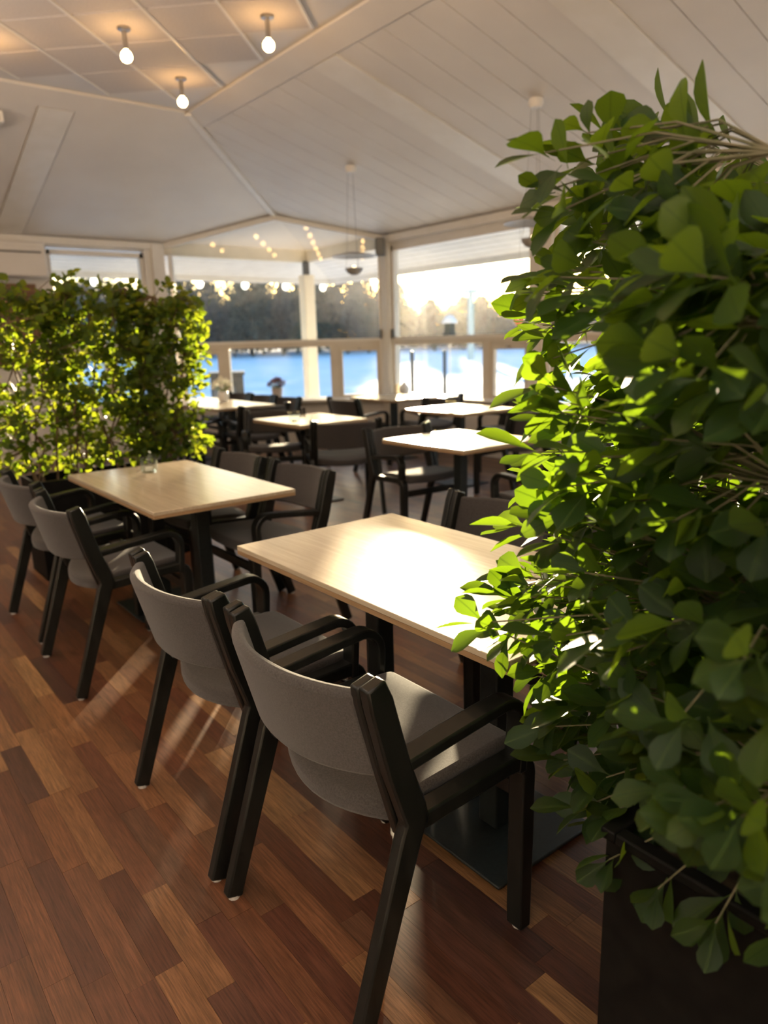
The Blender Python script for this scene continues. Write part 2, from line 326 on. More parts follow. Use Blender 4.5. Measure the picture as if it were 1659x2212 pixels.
# acoustic tiles, set at 45 degrees, with metal bars between
S, U0, W0 = .73, 1.61, 7.42
inside = lambda x, y: x < XF-.06 and y < YF-.12 and x > -1.8 and y > -1.8
xy = lambda u, v: ((v-u)/2, (v+u)/2)
tm = MB().box((0, 0, -.008), (S/2**.5-.022, S/2**.5-.022, .016), Matrix.Rotation(pi/4, 3, 'Z')).mesh('tile', TILE)
for a in range(-9, 9):
    for b in range(-14, 5):
        u, v = U0+S*a, W0+S*b
        if all(inside(*xy(u+i*S, v+j*S)) for i in (0, 1) for j in (0, 1)):
            x, y = xy(u+S/2, v+S/2); link('tile', tm, ceiling, (x, y, ZT))
for a in range(-9, 10):
    u = U0+S*a; vs = [W0+S*b for b in range(-14, 6) if inside(*xy(u, W0+S*b))]
    if len(vs) > 1:
        p, q = Vector((*xy(u, vs[0]), ZT-.008)), Vector((*xy(u, vs[-1]), ZT-.008)); s = Vector((-1, 1, 0)).normalized()*.011
        obj('grid_bar', MB().prism([p-s, q-s, q+s, p+s], (0, 0, -.016)), TRIM, ceiling)

# walls and windows, in a frame of their own: t along the wall, n outwards, z up
class Wall:
    def __init__(s, a, b, out): s.a = Vector((a[0], a[1], 0)); s.L = (Vector((b[0], b[1], 0))-s.a).length; s.t = (Vector((b[0], b[1], 0))-s.a)/s.L; s.n = Vector((out[0], out[1], 0)).normalized()
    def P(s, t, n, z): return s.a+s.t*t+s.n*n+Vector((0, 0, z))
    def box(s, mb, t0, t1, n0, n1, z0, z1):
        vs = [s.P(t, n, z) for z in (z0, z1) for t, n in ((t0, n0), (t1, n0), (t1, n1), (t0, n1))]
        return mb.add(vs, [(3, 2, 1, 0), (4, 5, 6, 7), (0, 1, 5, 4), (1, 2, 6, 5), (2, 3, 7, 6), (3, 0, 4, 7)])
ZS, ZR0, ZR1, ZH = .645, 1.335, 1.40, 2.60
wn = [0]
def window(W, t0, t1, side, gable=None, ZS=ZS):
    """a fixed upper light over a rail, below it a large pane and one or two opening sashes"""
    wn[0] += 1
    fr = MB(); W.box(fr, t0, t0+.05, 0, .09, ZS, ZH); W.box(fr, t1-.05, t1, 0, .09, ZS, ZH)
    if not gable: W.box(fr, t0, t1, 0, .09, ZH-.06, ZH)
    W.box(fr, t0, t1, -.02, .09, ZS-.045, ZS)
    wi = obj('window_%d' % wn[0], fr, TRIM, kind='structure', bevel=.004)
    obj('rail', W.box(MB(), t0+.05, t1-.05, 0, .09, ZR0, ZR1), FRAME, wi, bevel=.004)
    cuts = []
    if side in ('a', 'ab'): cuts.append(('a', t0+.05, t0+.62))
    if side in ('b', 'ab'): cuts.append(('b', t1-.62, t1-.05))
    lo, hi = t0+.05, t1-.05
    for nm, a, b in cuts:
        ma, mb_ = (b, b+.12) if nm == 'a' else (a-.12, a)
        obj('mullion', W.box(MB(), ma, mb_, 0, .09, ZS, ZR0), FRAME, wi, bevel=.004)
        sf = MB(); W.box(sf, a, b, .01, .07, ZR0-.07, ZR0); W.box(sf, a, b, .01, .07, ZS, ZS+.03); W.box(sf, a, a+.05, .01, .07, ZS+.03, ZR0-.07); W.box(sf, b-.05, b, .01, .07, ZS+.03, ZR0-.07)
        sash = obj('sash', sf, FRAME, wi, bevel=.004)
        obj('pane', W.box(MB(), a+.05, b-.05, .035, .041, ZS+.03, ZR0-.07), GLASS, sash)
        obj('catch', W.box(MB(), (a+b)/2-.02, (a+b)/2+.02, -.02, .01, ZR0-.05, ZR0-.03), CHROME, sash)
        if nm == 'a': lo = mb_
        else: hi = ma
    obj('pane', W.box(MB(), lo, hi, .035, .041, ZS, ZR0), GLASS, wi)
    st = MB(); W.box(st, t0+.05, t1-.05, .005, .06, ZR1, ZR1+.035); obj('sash_bar', st, TRIM, wi)
    if gable:
        z0, tk, zk = gable
        g = [W.P(t0+.05, .035, ZR1+.03), W.P(t1-.05, .035, ZR1+.03), W.P(t1-.05, .035, z0), W.P(tk, .035, zk), W.P(t0+.05, .035, z0)]
        obj('pane', MB().prism(g, W.n*.006), GLASS, wi)
    else: obj('pane', W.box(MB(), t0+.05, t1-.05, .035, .041, ZR1+.03, ZH-.06), GLASS, wi)
    for t in (t0+.035, t1-.035): obj('handle', W.box(MB(), t-.012, t+.012, -.035, 0, ZR1+.02, ZR1+.14), DARK, wi, bevel=.004)
    return wi
ZSR = .695
WR = Wall((XW, PR.y), (XW, Y0), (1, 0)); WL = Wall((X0, YW), (PL.x, YW), (0, 1)); WD = Wall(PL, PR, (dd.y*-1, dd.x))
wr = MB(); WR.box(wr, 0, WR.L, 0, .1, -.1, ZSR-.045); WR.box(wr, 0, WR.L, 0, .1, ZH, ZE+.03); WR.box(wr, PR.y+.28, WR.L, 0, .1, ZS-.045, ZH)
wall_r = obj('wall_right', wr, WHITE, kind='structure')
y2t = lambda y: PR.y-y
for a, b in ((8.0, 7.90), (5.47, 5.17), (2.72, 2.44), (0.0, -.28)):
    m_ = MB(); WR.box(m_, y2t(a), y2t(b), -.05, .12, 0, ZE-.02)
    if a-b > .2: WR.box(m_, y2t((a+b)/2)-.02, y2t((a+b)/2)+.02, -.075, -.05, 0, ZE-.03)
    obj('post', m_, TRIM, wall_r, bevel=.006)
window(WR, y2t(7.90), y2t(5.47), 'b', ZS=ZSR); window(WR, y2t(5.17), y2t(2.72), 'b', ZS=ZSR); window(WR, y2t(2.44), y2t(0.0), 'b', ZS=ZSR)
obj('cornice', WR.box(MB(), .0, WR.L, -.07, 0, ZE-.10, ZE-.012), TRIM, wall_r, bevel=.006)
obj('sill_board', WR.box(MB(), .05, WR.L, -.16, 0, ZSR-.045, ZSR-.01), TRIM, wall_r, bevel=.004)
obj('wall_back', MB().bx((X0, Y0-.1, -.1), (XW, Y0, 3.7)), WHITE, kind='structure'); obj('wall_west', MB().bx((X0-.1, Y0, -.1), (X0, YW, 3.7)), WHITE, kind='structure')
wd = MB(); WD.box(wd, 0, WD.L, 0, .1, -.1, ZS-.045); wall_d = obj('wall_diagonal', wd, WHITE, kind='structure')
tk = (PK-PL).xy.length
window(WD, .06, WD.L-.06, 'ab', (ZE-.03, tk, PK.z-.03))
obj('sill_board', WD.box(MB(), 0, WD.L, -.22, 0, ZS-.045, ZS-.01), TRIM, wall_d, bevel=.004)
for nm, t0, z0, t1, z1 in (('gable_trim', 0, ZE, tk, PK.z), ('gable_trim', tk, PK.z, WD.L, ZE)):
    g = [WD.P(t0, -.03, z0-.01), WD.P(t1, -.03, z1-.01), WD.P(t1, -.03, z1-.075), WD.P(t0, -.03, z0-.075)]
    obj(nm, MB().prism(g, WD.n*.12), TRIM, wall_d)
for p, q in ((PL, 1), (PR, 2)):
    m_ = MB().box((p.x+(.02 if q == 2 else -.10), p.y+(.0 if q == 2 else .0), ZE/2), (.17, .17, ZE-.04)); obj('corner_post', m_, TRIM, wall_d, bevel=.008)
wl = MB(); WL.box(wl, 0, 6.60, 0, .1, -.1, ZE+.03); WL.box(wl, 6.60, WL.L, 0, .1, -.1, ZS-.045); WL.box(wl, 6.60, WL.L, 0, .1, ZH+.03, ZE+.03)
wall_l = obj('wall_left', wl, WHITE, kind='structure')
obj('post', WL.box(MB(), WL.L-.28, WL.L-.02, -.04, .1, 0, ZE-.02), TRIM, wall_l, bevel=.006)
obj('post_bead', WL.box(MB(), WL.L-.17, WL.L-.13, -.07, -.04, 0, ZE-.03), FRAME, wall_l, bevel=.006)
window(WL, 6.60, WL.L-.28, 'a')
obj('cornice', WL.box(MB(), 0, WL.L-.05, -.07, 0, ZE-.10, ZE-.012), TRIM, wall_l, bevel=.006)

# open slatted eaves outside, corner beam and post
eaves = obj('eaves', MB().bx((7.44, -2, 2.36), (7.52, 10.98, 2.46)).bx((X0, 10.92, 2.36), (7.52, 11.0, 2.46)), SLAT, kind='structure')
obj('eaves_beam', MB().bx((XW-.02, PR.y, ZE-.16), (XW+.1, YW, ZE+.02)).bx((PL.x, YW-.02, ZE-.16), (XW, YW+.1, ZE+.02)), POSTM, eaves)
obj('corner_pillar', MB().bx((XW-.13, YW-.13, -.4), (XW+.05, YW+.05, ZE-.35)), POSTM, eaves, bevel=.01)
obj('pillar_cap', MB().bx((XW-.08, YW-.08, ZE-.36), (XW, YW, ZE-.15)), DARK, eaves)
NS = 8
for j in range(NS):
    x0 = XW+.10+j*.137; x1 = x0+.119
    if x1 < 7.46:
        obj('slat', MB().prism([(x0, -2, zR(x0)), (x1, -2, zR(x1)), (x1, yhip(x1), zR(x1)), (x0, yhip(x0), zR(x0))], (0, 0, -.022)), SLAT, eaves)
    y0 = YW+.10+j*.124; y1 = y0+.105
    if y1 < 10.96:
        obj('slat', MB().prism([(X0, y0, zL(y0)), (xhip(y0), y0, zL(y0)), (xhip(y1), y1, zL(y1)), (X0, y1, zL(y1))], (0, 0, -.022)), SLAT, eaves)

# ------------------------------------------------------------ outdoors
def drift(x, y, d):          # wind drifts, higher to the left of the sun's direction
    az = math.degrees(math.atan2(x, y)); k = min(1, max(.12, (39.5-az)/8))*min(1, max(0, (d-5)/5))*max(0, 1-d/110)
    u = x*.69+y*.72; v = x*.72-y*.69
    return k*(.13*sin(u*1.25+.6*sin(v*.35))+.09*sin(u*.71+v*.18+1.3*sin(v*.11))+.05*sin(u*2.3+v*.5))
gm = MB(); G = 240; ext = 420
for i in range(G+1):
    for j in range(G+1):
        f = lambda q: math.copysign(abs(q)**2.2, q)
        x, y = 6+ext*f(i/G*2-1), 9+ext*f(j/G*2-1); d = math.hypot(x-6, y-9)
        gm.v.append((x, y, -.42+min(1, max(0, (d-6)/10))*(.10*sin(x*.21+1)*cos(y*.17)+.12*sin(.07*x-.05*y))+drift(x, y, d)))
gm.f = [(i*(G+1)+j, (i+1)*(G+1)+j, (i+1)*(G+1)+j+1, i*(G+1)+j+1) for i in range(G) for j in range(G)]
obj('ground', gm, SNOW, smooth=True, kind='structure')
PINE = vary(mat('pine_green', (.05, .055, .035), .9), .8, (.045, .052, .036), (.10, .095, .065)); TWIG = vary(mat('bare_twigs', (.13, .10, .075), .9), .8, (.10, .085, .065), (.20, .16, .12))
def crown_mesh(seed, pine):
    rr = random.Random(seed); mb = MB()
    for _ in range(2200):
        if pine:
            h = rr.random()**.9; R = .30*(1-h)**.7+.02; a = rr.random()*2*pi; r = R*rr.random()**.5; c = Vector((r*cos(a), r*sin(a), .06+h*.94)); s = .022
        else:
            while True:
                c = Vector((rr.uniform(-1, 1), rr.uniform(-1, 1), rr.uniform(-1, 1)))
                if c.length < 1: break
            c = Vector((c.x*.36, c.y*.36, .54+c.z*.46)); s = .017
        a = [Vector((rr.gauss(0, 1), rr.gauss(0, 1), rr.gauss(0, 1)))*s for _ in range(3)]
        mb.add([c+a[0], c+a[1], c+a[2]], [(0, 1, 2)])
    return mb.mesh('crown', PINE if pine else TWIG)
CR = [crown_mesh(1, True), crown_mesh(2, True), crown_mesh(3, False), crown_mesh(4, False)]
TRK = MB().tube([(0, 0, 0), (0, 0, .5), (.01, 0, .95)], [.018, .013, .004], 6).mesh('trunk', STEM)
rr = random.Random(11)
spots = []
for row in range(10):
    d = 104+9.0*row; step = math.degrees(8.6/d); az = -10+(row*.381 % 1)*step
    while az < 76: spots.append((radians(az+rr.uniform(-.4, .4)), d+rr.uniform(-1, 1))); az += step
for az, d in spots:
    hgt = rr.uniform(7.6, 10.2)*(1.42-.60*min(1, max(0, (math.degrees(az)-36.5)/4.5))); v = rr.randrange(4)
    t = thing('conifer' if v < 2 else 'bare_tree', 'dark conifer in the far treeline beyond the snow field' if v < 2 else 'bare brown tree in the far treeline beyond the snow field', 'tree', (d*sin(az), d*cos(az), -.5), rr.random()*6, 'conifers of the far treeline' if v < 2 else 'bare trees of the far treeline')
    for m_, n_ in ((CR[v], 'crown'), (TRK, 'trunk')):
        o = link(n_, m_, t); o.scale = (7.4/.58 if v < 2 else 7.8/.66,)*2+(hgt,)
def at(az_deg, d, z=0): return (d*sin(radians(az_deg)), d*cos(radians(az_deg)), z)
hz = bpy.data.materials.new('winter_haze'); hz.use_nodes = True; hz.node_tree.nodes.clear()
vo = nd(hz, 'ShaderNodeOutputMaterial'); vs_ = nd(hz, 'ShaderNodeVolumeScatter'); vs_.inputs['Density'].default_value = .0004; vs_.inputs['Anisotropy'].default_value = .66; vs_.inputs['Color'].default_value = (1, .97, .93, 1); lk(hz, vs_.outputs[0], vo.inputs['Volume'])
o = obj('haze', MB().bx((-150, 30, -1), (150, 175, 26)), hz, kind='stuff'); o.rotation_euler = (0, 0, radians(-36))
tag(o, 'thin winter haze hanging over the snow field and the far trees', 'haze')
# dark storage box, thin poles, small shrub, pale post on the terrace
b = thing('storage_box', 'dark grey lidded box standing on the snow outside the corner window', 'box', at(26.2, 14.2, -.42), radians(-26))
obj('body', MB().bx((-.30, -.3, 0), (.30, .3, 1.26)), DARK, b, bevel=.01); obj('lid', MB().bx((-.33, -.33, 1.26), (.33, .33, 1.32)), DARK, b, bevel=.01)
obj('door', MB().bx((-.26, -.32, .1), (.14, -.30, 1.05)), mat('blue_grey_door', (.06, .085, .11), .4), b, bevel=.006)
for n_, az, d, lb in (('terrace_pole', 40.4, 13.2, 'thin dark pole on the terrace, close to the window corner post'), ('terrace_pole', 42.9, 13.6, 'thin dark pole on the terrace in the middle of the bright lower pane')):
    t = thing(n_, lb, 'pole', at(az, d, -.42)); obj('pole', MB().tube([(0, 0, 0), (0, 0, 1.62)], .034, 8), DARK, t); obj('foot_plate', MB().bx((-.09, -.09, 0), (.09, .09, .02)), DARK, t)
t = thing('pale_post', 'pale post far out on the snow beyond the right window', 'lamp post', at(44.9, 60, -.5))
obj('post', MB().tube([(0, 0, 0), (0, 0, 5.2)], [.28, .22], 10), POSTM, t); obj('post_head', MB().bx((-.4, -.4, 5.2), (.4, .4, 5.6)), POSTM, t)  # plain pale upright with a block on top, its nature unknown
t = thing('bird_feeder', 'small white roofed bird feeder on a thin pole outside the right window', 'bird feeder', at(43.3, 12.5, -.42))
obj('pole', MB().tube([(0, 0, 0), (0, 0, 1.86)], .012, 8), POSTM, t); obj('tray', MB().bx((-.08, -.08, 1.86), (.08, .08, 1.90)).bx((-.06, -.06, 1.90), (.06, .06, 2.06)), DARK, t, bevel=.005)
obj('cap', MB().lathe([(0, .14), (.06, .12), (.12, .04), (.13, 0), (0, 0)], (0, 0, 2.06)), SNOW, t, smooth=True)
rr = random.Random(5); sh = MB()
for _ in range(160):
    a = rr.random()*2*pi; l = rr.uniform(.3, .62); sh.tube([(0, 0, 0), (cos(a)*l*.25, sin(a)*l*.25, l*.6), (cos(a)*l*.55, sin(a)*l*.55, l)], [.006, .004, .002], 4)
t = tag(obj('dry_grass', sh, mat('straw', (.5, .38, .2), .8)), 'clump of dry straw coloured grass in the snow outside', 'grass'); t.location = at(41.6, 12.3, -.42); t.scale = (1.2, 1.2, 1.2)
# festoon lights under the eaves
bm_ = MB().lathe([(0, .0), (.012, -.0), (.02, -.015), (.04, -.05), (.045, -.075), (.036, -.11), (.018, -.128), (0, -.132)], n=14).mesh('bulb', FESTOON, True); sk = MB().tube([(0, 0, .05), (0, 0, -.004)], .018, 8).mesh('socket', CABLE)
fx = [1.9, 2.7, 3.49, 4.21, 5.09, 5.87, 6.63, 7.38]
lbls = ['first', 'second', 'third', 'fourth', 'fifth', 'sixth', 'seventh', 'eighth']
cable = [(x-.02, 11.03, 2.44-.02*(1-abs(((x*1.3) % 1)*2-1))) for x in [0.5+i*.23 for i in range(31)]] + [(7.56, y, 2.44) for y in (10.9, 10, 9, 8, 7, 6, 5)]
tag(obj('festoon_cable', MB().tube(cable, .007, 5), CABLE), 'dark cable of the string lights along the outer eaves', 'cable')
for i, x in enumerate(fx):
    t = thing('festoon_bulb', 'glowing bulb of the eaves string lights, %s counted from the plants end' % lbls[i], 'bulb', (x, 11.03, 2.40), 0, 'string light bulbs along the eaves'); link('bulb', bm_, t).scale = (1.25, 1.25, 1.1); link('socket', sk, t)
for i, y in enumerate((9.8, 8.6, 7.4, 6.4)):
    t = thing('festoon_bulb', 'bulb of the eaves string lights outside the sunny window, %s from the outer corner' % lbls[i], 'bulb', (7.56, y, 2.40), 0, 'string light bulbs along the eaves'); link('bulb', bm_, t).scale = (1.25, 1.25, 1.1); link('socket', sk, t)

# ------------------------------------------------------------ chairs
def arc(c, r, a0, a1, n=5): return [(c[0]+r*cos(a0+(a1-a0)*i/n), c[1]+r*sin(a0+(a1-a0)*i/n)) for i in range(n+1)]
def shell(fn, nu, nv, th):               # fn(u,v)->(point, normal); closed thin shell
    mb = MB(); A = []; B = []
    for i in range(nu+1):
        for j in range(nv+1):
            p, n = fn(-1+2*i/nu, j/nv); A.append(Vector(p)+Vector(n)*th/2); B.append(Vector(p)-Vector(n)*th/2)
    N = len(A); ix = lambda i, j: i*(nv+1)+j; fs = []
    for i in range(nu):
        for j in range(nv):
            fs += [(ix(i, j), ix(i+1, j), ix(i+1, j+1), ix(i, j+1)), (N+ix(i, j), N+ix(i, j+1), N+ix(i+1, j+1), N+ix(i+1, j))]
    ring = [ix(i, 0) for i in range(nu+1)]+[ix(nu, j) for j in range(1, nv+1)]+[ix(i, nv) for i in range(nu-1, -1, -1)]+[ix(0, j) for j in range(nv-1, 0, -1)]
    for a, b in zip(ring, ring[1:]+ring[:1]): fs.append((b, a, N+a, N+b))
    return mb.add(A+B, fs)
post_x = lambda z: .155-.265*(z-.45)
def make_chair():
    t = thing('dining_chair', '', 'chair', (0, 0, 0), 0, 'grey upholstered armchairs')
    def seat_fn(u, v):
        xr = .165-.075*(1-u*u); xf = .515+.012*(1-u*u); x = xr+(xf-xr)*v
        z = .464-.016*(1-u*u)*(1-.5*v)+.018*v-.03*max(0, v-.85)**1.5*6-.10*max(0, .25-v)**1.3
        return (x, u*.232, z), (0, 0, 1)
    s = obj('seat', shell(seat_fn, 12, 14, .050), FABRIC, t, bevel=.014, seg=3)
    def back_fn(u, v):
        zt = .772-.004*u*u; zb = .572-.012*(1-u*u); z = zb+(zt-zb)*v
        x = post_x(z)-.012-.075*(1-abs(u)**2.2); n = Vector((1, -u*.28, .25)).normalized()
        return (x, u*.243, z), n
    obj('backrest', shell(back_fn, 16, 8, .030), FABRIC, t, bevel=.011, seg=3)
    for s_ in (-1, 1):
        y0, y1 = sorted((s_*.263, s_*.294)); top = (post_x(.795), .795)
        pl = [(.0, .006), (.075, .235), (.143, .440), (.157, .468), (.150, .498), (post_x(.6), .6), (top[0]+.012, .755), top]
        obj('rear_leg', MB().strip(pl, [.044, .049, .056, .061, .060, .057, .055, .044], y0, y1), BLACKW, t, bevel=.005)
        y0, y1 = sorted((s_*.234, s_*.2605))
        obj('back_post', MB().strip([(post_x(.43)+.002, .43), (post_x(.6), .6), (post_x(.755), .755), (post_x(.79), .79)], [.058, .059, .057, .046], y0, y1), BLACKW, t, bevel=.005)
        y0, y1 = sorted((s_*.236, s_*.288))
        pa = [(.118, .592), (.14, .594), (.25, .607), (.36, .619), (.42, .624)] + arc((.425, .564), .06, pi/2, 0, 6) + [(.484, .54), (.479, .47), (.476, .44)]
        obj('armrest', MB().strip(pa, .026, y0, y1), BLACKW, t, bevel=.005)
        y0, y1 = sorted((s_*.238, s_*.286))
        pf = [(.15, .452), (.22, .456), (.34, .463), (.44, .467)] + arc((.462, .427), .04, pi/2, 0, 5) + [(.501, .36), (.500, .2), (.498, .006)]
        obj('front_leg', MB().strip(pf, [.038]*4+[.042]*6+[.042, .041, .036], y0, y1), BLACKW, t, bevel=.005)
        for gx, gy in ((.002, s_*.2755), (.498, s_*.262)): obj('foot_glide', MB().lathe([(0, .008), (.013, .008), (.015, .0), (0, 0)], (gx, gy, 0), 10), GLIDE, t)
    obj('front_stretcher', MB().bx((.485, -.245, .355), (.507, .245, .398)), BLACKW, t, bevel=.004)
    return t
proto = make_chair()
CH = [
 (.665, 1.264, 0, 'nearest grey armchair, its back to the viewer, beside the large leafy ficus'),
 (.66, 1.905, 0, 'grey armchair next to the nearest one, its near armrest overlapping that chair'),
 (.69, 3.225, 0, 'armchair by the hedge side table with a sunlit patch across its seat'),
 (.71, 3.955, 2, 'armchair at the table by the hedge, right under the hedge leaves'),
 (2.12, 1.880, 180, 'armchair across the nearest table, facing the viewer, half hidden by ficus leaves'),
 (2.12, 1.260, 180, 'armchair across the nearest table, hidden behind the ficus'),
 (2.02, 3.200, 180, 'armchair across the hedge side table, nearer one of the pair seen over its tabletop'),
 (2.00, 3.835, 180, 'armchair across the hedge side table, farther one of the pair, its back partly covered'),
 (3.38, 2.440, 92, 'armchair with its back at the ficus, pulled up to the small sunny table'),
 (3.38, 4.215, -94, 'armchair on the window side of the small sunny table, open seat towards the ficus'),
 (3.34, 4.720, 66, 'armchair with its back to the viewer at the small middle table'),
 (3.52, 6.180, -122, 'armchair behind the middle table, facing the viewer with a sunlit seat'),
 (4.60, 6.680, 0, 'dark armchair in front of the post between the corner windows'),
 (4.95, 4.130, 90, 'armchair backing on to the small sunny table, at the bright table by the right window'),
 (5.98, 5.120, 180, 'armchair added on the window side of the bright table to block low sun'),  # chair set here to keep low sun off the near floor
 (5.53, 5.900, 90, 'armchair at the small table under the window corner post, right of the dark one'),
 (4.52, 7.500, 180, 'chair at the long white table, first of three on its window side'),
 (4.52, 8.110, 180, 'chair at the long white table, middle one of three on its window side'),
 (4.52, 8.720, 180, 'chair at the long white table, last of three, beside the corner window'),
 (2.86, 7.300, 0, 'dark chair at the long white table, nearer one on the hedge side'),
 (2.86, 7.920, 0, 'dark chair at the long white table, farther one on the hedge side'),
 (3.70, 6.640, 90, 'dark chair at the near end of the long white table'),
]
for i, (x, y, a, lb) in enumerate(CH):
    if i == 0: proto.location = (x, y, 0); proto.rotation_euler = (0, 0, radians(a)); proto['label'] = lb
    else: copy_tree(proto, (x, y, 0), radians(a), lb)

# ------------------------------------------------------------ tables
def table(x0, y0, sx, sy, label, cols, group='cafe tables'):
    t = thing('cafe_table', label, 'table', (x0+sx/2, y0+sy/2, 0), 0, group)
    tp = obj('tabletop', MB().bx((-sx/2, -sy/2, .724), (sx/2, sy/2, .74)), TOPW, t, bevel=.0015, seg=1)
    obj('edge_band', MB().bx((-sx/2+.0005, -sy/2+.0005, .710), (sx/2-.0005, sy/2-.0005, .7238)), EDGEW, tp)
    for cx, cy in cols:
        obj('column', MB().box((cx, cy, .36), (.07, .07, .70)), STEEL, t, bevel=.006)
        obj('base_plate', MB().box((cx, cy, .009), (.40, .40, .010)), STEEL, t, bevel=.004)
        obj('top_plate', MB().box((cx, cy, .703), (min(.5, sx-.1), .09, .012)), STEEL, t, bevel=.002)
    if len(cols) > 1: obj('under_rail', MB().box((0, 0, .690), (.05, abs(cols[0][1]-cols[1][1]), .03)), STEEL, t, bevel=.003)
    return t
table(1.068, .964, .675, 1.225, 'pale wooden table nearest the viewer with a sunlit top, beside the ficus', [(0, -.27), (0, .27)])
table(1.046, 2.885, .68, 1.235, 'pale wooden table in front of the left hedge, a glass jar at its back', [(0, -.29), (0, .29)])
table(3.14, 5.12, .70, .80, 'small pale table in the middle of the room, behind the two empty chair backs', [(0, 0)])
table(3.08, 3.15, .72, .80, 'small table with a glaring sunlit top between the ficus and the middle of the room', [(0, 0)])
table(4.60, 4.72, .72, .80, 'bright table by the right window, behind the glaring small table', [(0, 0)])
table(5.18, 6.45, .70, .80, 'small bright table right under the window corner post', [(0, 0)])
table(3.38, 7.18, .72, 1.80, 'long white topped table along the hedge end with a white flower pot on it', [(0, -.55), (0, .55)])
# tumblers with tea lights
jar_m = MB().lathe([(0, .002), (.036, .002), (.040, .02), (.042, .085), (.0395, .085), (.037, .02), (.033, .010), (0, .010)], n=18)
jar_me = jar_m.mesh('glass', JAR, True); tea_me = MB().lathe([(0, .026), (.018, .026), (.019, .011), (0, .011)], n=12).mesh('tea_light', mat('wax', (.8, .76, .66), .5))
for (x, y, lb) in ((1.40, 3.86, 'glass tumbler with a tea light on the hedge side table'), (3.20, 5.30, 'glass tumbler on the small table in the middle of the room'), (3.15, 3.42, 'glass tumbler on the glaring small sunny table'), (4.72, 5.0, 'glass tumbler on the bright table by the right window')):
    t = thing('candle_glass', lb, 'glass', (x, y, .74), 0, 'tea light glasses'); link('glass', jar_me, t); link('tea_light', tea_me, t); t.scale = (1.15, 1.15, 1.1)

# ------------------------------------------------------------ plants
def leaf_mesh(L, Wd, fold, curl, tip, seed=0):
    n = 6; rr = random.Random(seed); mb = MB(); uv = []
    for i in range(n+1):
        s = i/n; hw = Wd/2*(sin(pi*min(1, s**tip*1.0)))**.75 if 0 < i < n else .0012
        x = .012+L*s*cos(curl*s*.5); z = -L*s*sin(curl*s*.5)*.8
        mb.v += [(x, -hw, z+hw*fold), (x, 0, z), (x, hw, z+hw*fold)]; uv += [(-hw/(Wd/2), s), (0, s), (hw/(Wd/2), s)]
    for i in range(n):
        a = 3*i; mb.f += [(a, a+3, a+4, a+1), (a+1, a+4, a+5, a+2)]
    n0 = len(mb.v); mb.v += [(0, -.0012, 0), (0, .0012, 0), (.014, .0012, 0), (.014, -.0012, 0)]; mb.f.append((n0, n0+3, n0+2, n0+1)); uv += [(0, 0)]*4
    return mb, uv
def leaf_data(args, m, name='leaf'):
    mb, uv = leaf_mesh(*args); me = mb.mesh(name, m); l = me.uv_layers.new(name='UVMap')
    for lp in me.loops: l.data[lp.index].uv = uv[lp.vertex_index]
    me.polygons.foreach_set('use_smooth', [True]*len(me.polygons)); return me, mb, uv
def orient(d, roll, face=Vector((0, 0, 1))):
    d = d.normalized(); side = d.cross(face)
    side = side.normalized() if side.length > .05 else Vector((1, 0, 0)); nrm = side.cross(d)
    m = Matrix((d, -side, nrm)).transposed(); return m @ Matrix.Rotation(roll, 3, 'X')
def foliage(root, leaves, variants, n_parts, m):
    """the nearest leaves are parts of their own, the rest one joined mesh"""
    leaves.sort(key=lambda l: -l[2]/(l[0]-Vector((0, 0, CAM_H))).length)
    base = root.location
    for pos, R, s, v in leaves[:n_parts]:
        o = link('leaf', variants[v][0], root); mm = R.to_4x4(); mm = mm @ Matrix.Scale(s, 4); mm.translation = pos-base; o.matrix_local = mm
    V = []; Fc = []; UV = []
    for pos, R, s, v in leaves[n_parts:]:
        me, mb, uv = variants[v]; n = len(V); V += [tuple(R @ (Vector(p)*s)+pos-base) for p in mb.v]; Fc += [tuple(i+n for i in f) for f in mb.f]; UV += uv
    if V:
        me = bpy.data.meshes.new('foliage'); me.from_pydata(V, [], Fc); me.materials.append(m); l = me.uv_layers.new(name='UVMap')
        for lp in me.loops: l.data[lp.index].uv = UV[lp.vertex_index]
        me.polygons.foreach_set('use_smooth', [True]*len(me.polygons)); link('foliage', me, root, kind='stuff')
def rosette(leaves, tip, ax, rr, n, s, nv, spread=(.5, 1.35)):
    ax = ax.normalized(); a0 = rr.random()*6
    e1 = ax.cross(Vector((.3, .2, 1))).normalized(); e2 = ax.cross(e1)
    for k in range(n):
        a = a0+k*2.4; th = rr.uniform(*spread)*(.45+.75*k/n)
        d = ax*cos(th)+(e1*cos(a)+e2*sin(a))*sin(th); d.z -= .18
        leaves.append((tip-ax*.012*k, orient(d, rr.gauss(0, .38), ax*.75+Vector((0, 0, .45))), s*rr.uniform(.72, 1.12), rr.randrange(nv)))
# the ficus on the right and its planter
PX, PY, PT = 1.30, .50, .615
QX0, QX1, QY0, QY1 = .925, 2.35, .19, .61
pl = thing('planter', 'black planter trough under the ficus at the right edge', 'planter', ((QX0+QX1)/2, (QY0+QY1)/2, 0))
hx, hy = (QX1-QX0)/2, (QY1-QY0)/2
def frame4(mb, hx, hy, o, i, z0, z1):
    for a, b in (((-hx-o, -hy-o), (hx+o, -hy+i)), ((-hx-o, hy-i), (hx+o, hy+o)), ((-hx-o, -hy+i), (-hx+i, hy-i)), ((hx-i, -hy+i), (hx+o, hy-i))): mb.bx((*a, z0), (*b, z1))
    return mb
bd = frame4(MB(), hx, hy, 0, .012, 0, PT-.02); bd.bx((-hx, -hy, 0), (hx, hy, .012)); obj('body', bd, POTM, pl)
obj('rim', frame4(MB(), hx, hy, .008, .02, PT-.02, PT), POTM, pl, bevel=.004); obj('soil', MB().bx((-hx+.013, -hy+.013, .02), (hx-.013, hy-.013, PT-.05)), SOIL, pl)
